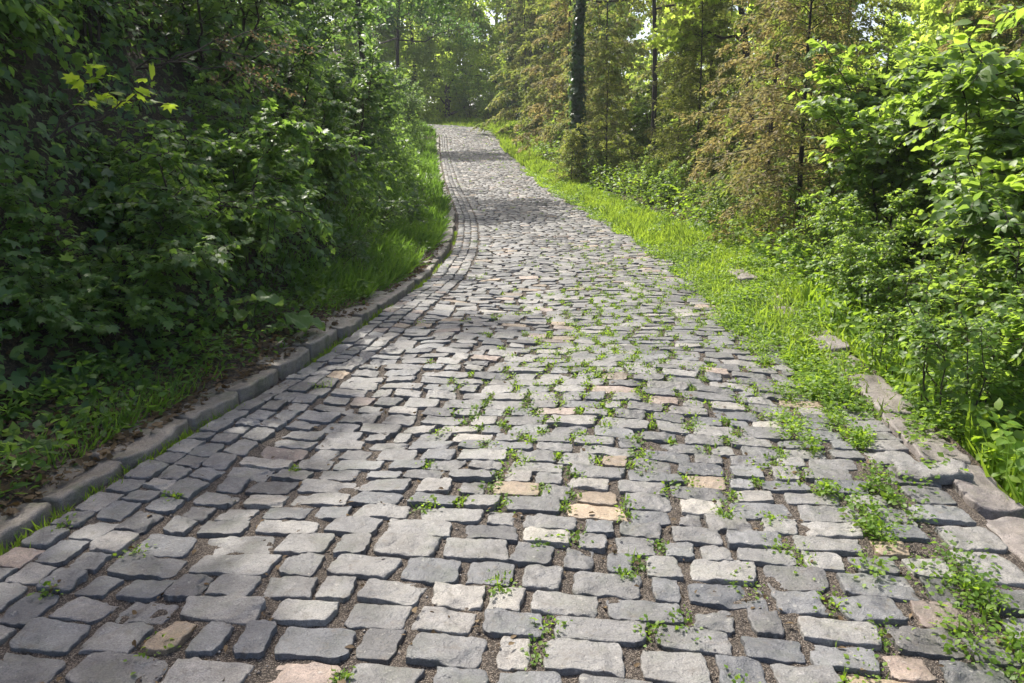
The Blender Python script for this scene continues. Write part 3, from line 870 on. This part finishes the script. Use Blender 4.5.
# trees on the left bank, which shade it
GB = 'dark trees along the top of the left bank'
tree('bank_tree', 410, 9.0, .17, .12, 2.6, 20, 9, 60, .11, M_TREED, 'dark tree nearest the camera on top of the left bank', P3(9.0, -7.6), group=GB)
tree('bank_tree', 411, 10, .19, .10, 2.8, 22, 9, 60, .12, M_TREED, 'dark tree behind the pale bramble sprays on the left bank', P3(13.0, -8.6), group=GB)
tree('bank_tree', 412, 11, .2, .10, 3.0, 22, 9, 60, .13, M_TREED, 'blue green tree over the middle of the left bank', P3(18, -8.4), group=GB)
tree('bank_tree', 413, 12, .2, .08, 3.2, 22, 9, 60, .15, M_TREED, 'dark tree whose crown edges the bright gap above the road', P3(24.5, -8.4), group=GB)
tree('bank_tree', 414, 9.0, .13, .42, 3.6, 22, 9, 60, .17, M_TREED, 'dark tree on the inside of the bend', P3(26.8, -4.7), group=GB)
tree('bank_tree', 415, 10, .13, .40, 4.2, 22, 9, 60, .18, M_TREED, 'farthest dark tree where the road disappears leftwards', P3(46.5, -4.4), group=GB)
# the wood behind, hardly told apart
g = np.random.default_rng(77)
base = None
for k, (x, y, q) in enumerate([(-14, 72, 1.1), (8, 70, 1.2), (14, 62, 1.1), (20, 54, 1.15), (16, 44, .9), (22, 38, 1.0), (17, 30, .85), (24, 28, 1.0), (-24, 76, 1.1), (-2, 82, 1.5), (-9, 73, 1.2), (3, 73, 1.2), (-4.5, 75, 1.1), (5, 77, 1.1), (-15, 66.5, .9), (10, 86, 1.5),
                               (22, 78, 1.5), (32, 60, 1.3), (-12, 88, 1.5), (13, 21, .7), (20, 19, .9), (14, 14, .7), (30, 44, 1.2)]):
    z = float(land(*[np.clip(v, -60, 100) for v in su([x], [y])], np.array([x]), np.array([y]))[0])
    if base is None:
        base = tree('woodland_tree', 420, 16, .18, .02, 5.2, 34, 12, 64, .30, M_TREE, 'green woodland tree merging into the leafy wood behind the roadside', (x, y, z), group=GT)
        o = base
    else:
        o = copy_tree(base)
    o.location = (x, y, z)
    o.rotation_euler = (0, 0, g.uniform(0, 6.28))
    o.scale = (q, q, q * g.uniform(.9, 1.1))

# ------------------------------------------------------------------ grass, clover, weeds, creepers, litter
g = np.random.default_rng(31)
def field(n, s_rng, u_fn, pw=1.0):
    s = s_rng[0] + (s_rng[1] - s_rng[0]) * g.random(n) ** pw
    lo, hi = u_fn(s)
    u = lo + (hi - lo) * g.random(n)
    return s, u
def ground_z(s, u):
    return np.where((u > -2.1) & (u < 2.1), zroad(s, u), land(s, u))
def patch(s, u, f=1.0):
    return .5 + .25 * np.sin(2.3 * f * s + 1.7 * np.sin(2.9 * f * u)) + .25 * np.sin(4.1 * f * u - 1.3 * f * s + 2)

grass = MB()
# right verge blades
for n, sr, pw, L, ws in ((15000, (4.2, 15), 1.2, .12, 1.0), (26000, (13, 32), 1.2, .17, 1.3), (26000, (30, 66), 1.0, .26, 2.0)):
    s, u = field(n, sr, lambda s: (1.22 + .5 * (1 - ss(4, 8, s)) + .25 * ss(15, 22, s), 2.75 - .1 * ss(10, 20, s) + .9 * ss(40, 50, s) + 1.6 * ss(47, 54, s)), pw)
    edge_p = ss(0, .35, u - (1.22 + .5 * (1 - ss(4, 8, s)) + .25 * ss(15, 22, s)) + .25 * (patch(s, u, 1.3) - .5))
    keep = g.random(n) < edge_p * (.35 + .9 * patch(s, u)) * ss(3.9, 6.0, s + .5 * (patch(s, u, 2) - .5) - .9 * np.clip(u - 1.7, 0, 1))
    s, u = s[keep], u[keep]
    x, y = xy(s, u)
    m = len(s)
    ax = nrm(np.array([0, 0, 1.0]) + g.normal(0, .5, (m, 3)) * np.array([1, 1, .2]))
    no = nrm(g.normal(size=(m, 3)) * np.array([1, 1, .2]))
    leaves(grass, BLADE, np.stack([x, y, ground_z(s, u) - .01], 1), ax, no, L * g.uniform(.4, 1.4, m), ws)
tag(grass.obj('grass', M_GRASS), 'bright sunlit grass along the right verge of the road', 'grass', kind='stuff')

clov = MB()
s, u = field(75000, (3.4, 32), lambda s: (1.12 + .45 * (1 - ss(4, 8, s)), 2.9 + 0 * s), 1.5)
lo = 1.12 + .45 * (1 - ss(4, 8, s))
keep = g.random(len(s)) < ss(0, .3, u - lo + .35 * (patch(s, u, 1.7) - .5)) * (.3 + patch(s, u, 2.1)) * ss(3.7, 5.2, s + .9 * (patch(s, u, 2) - .5) - .5 * np.clip(u - 1.7, 0, 1))
s, u = s[keep], u[keep]
x, y = xy(s, u)
hgt = g.random(len(s)) ** 1.2 * (.03 + .17 * patch(s, u, 1.7) ** 2 * ss(1.25, 1.9, u))
pz = ground_z(s, u) + hgt
for k in range(3):
    m = len(s)
    an = g.uniform(0, 6.28, m)
    ax = nrm(np.stack([np.cos(an), np.sin(an), g.normal(.1, .35, m)], 1))
    no = nrm(np.array([0, 0, 1.0]) + g.normal(0, .35, (m, 3)))
    leaves(clov, DIAMOND, np.stack([x, y, pz], 1), ax, no, g.uniform(.012, .034, m) * (1 + .05 * s), 1.3)
tag(clov.obj('ground_cover', M_CLOVER), 'low clover like ground cover spreading over the right cobbles', 'ground cover', kind='stuff')

weed = MB()
gs, gu = gaps[:, 0], gaps[:, 1]
pc = 1.1 * np.exp(-((gu - .1 - .05 * (gs - 5)) / .62) ** 2) * np.exp(-((gs - 5.4) / 2.4) ** 2)
pc += .8 * np.exp(-((gu - .5) / .7) ** 2) * np.exp(-((gs - 9) / 3.0) ** 2)
pr_ = .8 * ss(.75, 1.35, gu + .3 * (patch(gs, gu) - .5)) * (gs > 1.5) * (gs < 12) * ss(.40, .58, patch(gs, gu, 3.4)) * np.where(gu > 1.57, .55, 1)
pl = .10 * (gu < -1.5)
pall = np.clip(pc + pr_ + pl + .03 + .12 * ss(-.2, .6, gu), 0, 1) * np.where(gs > 14, .35, 1)
keep = g.random(len(gs)) < pall
for cs, cu, p_ in zip(gs[keep], gu[keep], pall[keep]):
    right = cu > 1.25
    m = int(g.uniform(30, 80) * (2.4 if right else 1.0) * (1 if cs < 9 else .5))
    rad = g.uniform(.016, .044) * (1.7 if right else 1)
    s = cs + g.normal(0, rad * 1.1, m); u = cu + g.normal(0, rad * .8, m)
    x, y = xy(s, u)
    z = zroad(s, u) - .022 + g.random(m) * (g.uniform(.028, .05) * (2.2 if right else 1))
    ax = nrm(np.stack([x - x.mean(), y - y.mean(), np.full(m, .010)], 1) * 20 + g.normal(0, .5, (m, 3)))
    leaves(weed, DIAMOND if cs > 4.5 else OVATE, np.stack([x, y, z], 1), ax, nrm(np.array([0, 0, 1.0]) + g.normal(0, .4, (m, 3))), g.uniform(.008, .022, m) * (1.2 if right else 1) * (1 + .03 * cs), 1.1)
    if g.random() < .5:
        k = min(m, int(g.uniform(4, 10)))
        leaves(weed, BLADE, np.stack([x[:k], y[:k], z[:k] * 0 + zroad(s[:k], u[:k]) - .025], 1), nrm(np.array([0, 0, .8]) + g.normal(0, .5, (k, 3))), rdir(g, k), g.uniform(.03, .08, k), .9)
# gutter grass against the kerb
n = 9000
s = 1.8 + 14 * g.random(n) ** 1.4; u = -2.08 + g.normal(0, .035, n)
keep = g.random(n) < np.clip(patch(s, u * 0, 1.6) * 1.5 - .35, 0, 1)
s, u = s[keep], u[keep]; m = len(s)
x, y = xy(s, u)
leaves(weed, BLADE, np.stack([x, y, zroad(s, u) - .05], 1), nrm(np.array([0, 0, .9]) + g.normal(0, .55, (m, 3))), rdir(g, m), g.uniform(.03, .085, m), 1.0)
tag(weed.obj('weeds', M_WEED), 'small green weeds growing in the joints between the cobbles', 'weeds', kind='stuff')

shade = MB()
for n, sr, L, ws in ((9000, (7.5, 18), .30, .7), (10000, (3.0, 8), .15, .7), (11000, (16, 66), .36, 1.2)):
    s = sr[0] + (sr[1] - sr[0]) * g.random(n) ** 1.1
    u = -2.38 - g.random(n) ** 1.3 * (1.6 if n != 10000 else 1.1)
    keep = g.random(n) < np.clip(patch(s, u, .9) * 1.7 - .15 - (.75 if n == 10000 else 0), 0, 1)
    s, u = s[keep], u[keep]; m = len(s)
    x, y = xy(s, u)
    lean = np.stack([np.interp(s, S_TAB, NX), np.interp(s, S_TAB, NY), 0 * s], 1)
    ax = nrm(np.array([0, 0, .9]) + lean * g.uniform(-.1, .8, (m, 1)) + g.normal(0, .35, (m, 3)))
    leaves(shade, BLADE, np.stack([x, y, land(s, u) - .02], 1), ax, nrm(np.cross(ax, g.normal(size=(m, 3)))), L * g.uniform(.35, 1.3, m), ws)
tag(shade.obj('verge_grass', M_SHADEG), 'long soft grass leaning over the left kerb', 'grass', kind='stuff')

und_ = MB()
n = 60000
s = 3.0 + 45 * g.random(n) ** 1.9
u = -2.55 - g.random(n) ** .9 * 4.5
pt = patch(s, u, .8)
lift = g.random(n) ** 2 * .35 * ss(2.6, 3.4, -u) + .02
keep = (g.random(n) < np.clip(.15 + pt, 0, 1)) & ((-u > 2.95) | (g.random(n) < .35))
s, u, lift = s[keep], u[keep], lift[keep]; m = len(s)
x, y = xy(s, u)
outw = np.stack([np.interp(s, S_TAB, NX), np.interp(s, S_TAB, NY), 0 * s], 1)
up = ss(3.0, 3.5, -u)[:, None]
P = np.stack([x, y, land(s, u)], 1) + outw * (lift * .9)[:, None] * up + np.array([0, 0, 1.0]) * (lift * .7)[:, None]
ax = nrm(outw * .5 + np.array([0, 0, -.55]) * up + g.normal(0, .5, (m, 3)))
no = nrm(outw * .7 * up + np.array([0, 0, .8]) + g.normal(0, .35, (m, 3)))
half = g.random(m) < .3
sz = g.uniform(.04, .095, m) * (1 + .02 * s)
leaves(und_, LOBED, P[half], ax[half], no[half], sz[half])
leaves(und_, OVATE, P[~half], ax[~half], no[~half], sz[~half])
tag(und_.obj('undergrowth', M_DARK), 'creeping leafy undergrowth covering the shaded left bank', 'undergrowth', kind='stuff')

lw = MB()
n = 26000
s = 2.6 + 30 * g.random(n) ** 1.7
u = -2.28 - g.random(n) ** 1.1 * (1.1 + .5 * ss(6, 12, s))
tuft = patch(s, u, 2.3)
kp = g.random(n) < np.clip(tuft * 2.2 - .7, .04, 1) * (1 - .6 * (1 - ss(2.28, 2.7, -u)))
s, u, tuft = s[kp], u[kp], tuft[kp]; n = len(s)
x, y = xy(s, u)
P = np.stack([x, y, land(s, u) + g.random(n) * (.04 + .22 * tuft)], 1)
ax = nrm(rdir(g, n) * np.array([1, 1, .5]) + np.array([0, 0, .15])); no = nrm(np.array([0, 0, .9]) + g.normal(0, .45, (n, 3)))
sz = g.uniform(.02, .06, n) * (1 + .02 * s)
hf = g.random(n) < .6
leaves(lw, OVATE, P[hf], ax[hf], no[hf], sz[hf])
leaves(lw, NARROW, P[~hf], ax[~hf], no[~hf], sz[~hf] * 1.6)
tag(lw.obj('verge_weeds', M_SHADEG), 'mixed leafy weeds crowding the soil behind the left kerb', 'weeds', kind='stuff')

und2 = MB()
n = 90000
s = 2.5 + 48 * g.random(n) ** 1.6
u = 2.22 + .3 * ss(6, 10, s) + g.random(n) ** 1.3 * (5 + 14 * ss(9, 16, s))
lift = g.random(n) ** 1.5 * (.4 + .5 * ss(10, 20, s))
x, y = xy(s, u)
P = np.stack([x, y, land(s, u) + lift], 1)
leaves(und2, OVATE, P, nrm(rdir(g, n) * np.array([1, 1, .4]) + np.array([-.2, -.2, 0])), nrm(np.array([0, 0, .9]) + g.normal(0, .4, (n, 3))), g.uniform(.03, .08, n) * (1 + .03 * s))
n = 6000
s = 2.2 + 6 * g.random(n); u = 2.2 + g.random(n) * 1.3
x, y = xy(s, u)
leaves(und2, BLADE, np.stack([x, y, land(s, u)], 1), nrm(np.array([0, 0, 1]) + g.normal(0, .45, (n, 3))), rdir(g, n), g.uniform(.1, .4, n), .8)
tag(und2.obj('undergrowth', M_WEED), 'leafy undergrowth below the drop and under the right shrubs', 'undergrowth', kind='stuff')

lit = MB()
n = 8000
s = 2.0 + 11 * g.random(n) ** 1.3; u = -2.22 - g.random(n) ** 1.2 * 1.3
x, y = xy(s, u)
leaves(lit, OVATE, np.stack([x, y, land(s, u) + g.uniform(.0, .025, n)], 1), rdir(g, n) * np.array([1, 1, .3]), nrm(np.array([0, 0, 1.0]) + g.normal(0, .5, (n, 3))), g.uniform(.02, .06, n), g.uniform(.7, 1.3, n))
n = 900
k = g.integers(0, len(gp), n); s = gp[k, 0] + g.normal(0, .03, n); u = gp[k, 1] + g.normal(0, .02, n)
x, y = xy(s, u)
leaves(lit, OVATE, np.stack([x, y, zroad(s, u) + g.uniform(-.01, .015, n)], 1), rdir(g, n) * np.array([1, 1, .3]), nrm(np.array([0, 0, 1.0]) + g.normal(0, .5, (n, 3))), g.uniform(.012, .035, n), g.uniform(.6, 1.2, n))
tag(lit.obj('leaf_litter', M_DRY), 'dry brown leaf litter on the soil behind the left kerb', 'leaf litter', kind='stuff')

# ------------------------------------------------------------------ single plants one can point to
def big_leaf(mb, g, base, d, L, width):
    """one large heart shaped leaf with a wavy rim, as a small grid"""
    na, nb = 13, 9
    t = np.linspace(0, 1, na)[:, None]; w = np.linspace(-1, 1, nb)[None]
    prof = np.sin(np.pi * np.clip(t * .93 + .07, 0, 1)) ** .62 * (1 - .25 * t)
    y = nrm(np.array([d[0], d[1], 0.0])); x = np.cross(y, [0, 0, 1.0])
    yy = t * L - .16 * L * np.abs(w) ** 1.5 * (1 - t) * 1.6
    xx = w * prof * width / 2
    zz = d[2] * t * L - .35 * L * t ** 2 + .10 * width * np.abs(w) + .018 * np.sin(9 * t + 5 * w) + .020 * np.abs(w) ** 2 * np.sin(17 * t + g.uniform(0, 6)) * np.sign(w)
    V = base + yy[..., None] * y + xx[..., None] * x + zz[..., None] * np.array([0, 0, 1.0])
    idx = np.arange(na * nb).reshape(na, nb)
    mb.add(V, Q=np.stack([idx[:-1, :-1], idx[1:, :-1], idx[1:, 1:], idx[:-1, 1:]], -1).reshape(-1, 4))

def butterbur(seed, s, u, spec, label, mat=M_BIG):
    g = np.random.default_rng(seed)
    b = np.array(P3(s, u))
    r = empty('butterbur_plant', b)
    for (an, h, L, W, dz) in spec:
        st = MB(); d = np.array([math.cos(an), math.sin(an), 0])
        P = np.array([[0, 0, -.03], d * .03 + [0, 0, h * .5], d * .09 + [0, 0, h]])
        tube(st, catmull(P, 4), .006, 5)
        lf = MB()
        big_leaf(lf, g, d * .09 + np.array([0, 0, h]), np.array([d[0], d[1], dz]), L, W)
        st.obj('stalk', M_STALK, r, True)
        lf.obj('leaf', mat, r, True)
    tag(r, label, 'plant', 'big leaved plants')
butterbur(1, 5.6, -2.72, [(-.3, .30, .24, .24, .15), (2.4, .26, .2, .2, .1), (-1.6, .2, .17, .17, .1)], 'butterbur with raised pale leaves in front of the dark bank')
butterbur(2, 5.9, -2.48, [(-1.0, .16, .26, .26, .0), (-.2, .12, .2, .22, -.1), (-2.4, .08, .18, .2, -.1)], 'low butterbur with folded leaves drooping over the kerb')
butterbur(3, 3.6, 2.62, [(2.6, .42, .28, .26, .1), (3.9, .36, .26, .24, .1), (.4, .45, .24, .24, .15), (5.2, .34, .22, .22, .1)], 'lime green big leaved plant beyond the right edge stones', M_YEL)
butterbur(4, 7.0, 2.25, [(4.3, .34, .17, .2, .25), (1.5, .22, .12, .13, .1)], 'plant with one upright lime leaf standing in the verge', M_YEL)

def spray(seed, base, stems, leafm, size, tm, label, name, cat, nleaf=14, seed_heads=None):
    g = np.random.default_rng(seed)
    r = empty(name, base)
    fol = MB(); hd = MB()
    for d, L, dr in stems:
        st = MB()
        P = branch_curve(g, np.zeros(3), nrm(np.array(d, float)), L, dr, 9, .05)
        tube(st, P, np.linspace(.009, .003, 9), 5)
        for q in range(5):
            p, dd = at_t(P, np.array([.45 + .11 * q]))
            W = branch_curve(g, p[0], nrm(dd[0] + rdir(g, 1)[0] * .8), L * .22, .2, 5, .08)
            tube(st, W, .002, 3)
            leaf_twig(g, fol, W, nleaf, size, tm)
            if seed_heads:
                m = 40
                pp, _ = at_t(W, g.uniform(.4, 1, m))
                leaves(hd, DIAMOND, pp + g.normal(0, .022, (m, 3)), rdir(g, m), rdir(g, m), g.uniform(.012, .026, m), 1.4)
        st.obj('stem', M_TWIG, r, True)
    fol.obj('foliage', leafm, r)
    if seed_heads:
        hd.obj('blossom', M_SEED, r)
    tag(r, label, cat)
b = np.array(P3(6.6, -4.1)) + [0, 0, .9]
spray(51, b, [((.95, .1, .35), 1.5, .2), ((.8, .35, .5), 1.5, .2), ((.95, -.2, .1), 1.4, .25)], M_BRAM, .045, OVATE, 'pale flowering bramble sprays arching out of the dark bank', 'bramble_spray', 'bramble', 6, True)
b = np.array(P3(4.6, -3.5)) + [0, 0, .95]
spray(52, b, [((.75, .25, .55), .85, .15), ((.6, .1, .8), .6, .1)], M_YEL, .085, LOBED, 'lime green maple sprig sticking out of the upper left foliage', 'maple_sprig', 'sapling', 4)
# a loose flat slab tipped on the edge stones
sl = slab(np.random.default_rng(9), 3.55, 3.70, 1.66, 1.99, .055, .0)
o = sl.obj('loose_slab', M_SETT, smooth=True)
tag(o, 'loose pale flat stone lying across the right edge stones', 'stone')

# ------------------------------------------------------------------ thin summer haze
hz = bpy.data.meshes.new('haze')
x0, x1, y0, y1, z0, z1 = -430.0, 430.0, -130.0, 710.0, -30.0, 40.0
hz.from_pydata([(x, y, z) for x in (x0, x1) for y in (y0, y1) for z in (z0, z1)], [], [(0, 1, 3, 2), (4, 6, 7, 5), (0, 4, 5, 1), (2, 3, 7, 6), (0, 2, 6, 4), (1, 5, 7, 3)])
m, nt, out = new_mat('haze_air')
pv = nd(nt, 'ShaderNodeVolumePrincipled', Density=HAZE)
pv.inputs['Color'].default_value = (.86, .9, .95, 1)
pv.inputs['Anisotropy'].default_value = .3
nt.links.new(pv.outputs[0], out.inputs['Volume'])
hz.materials.append(m)
tag(link('haze', hz), None, None, kind='stuff')
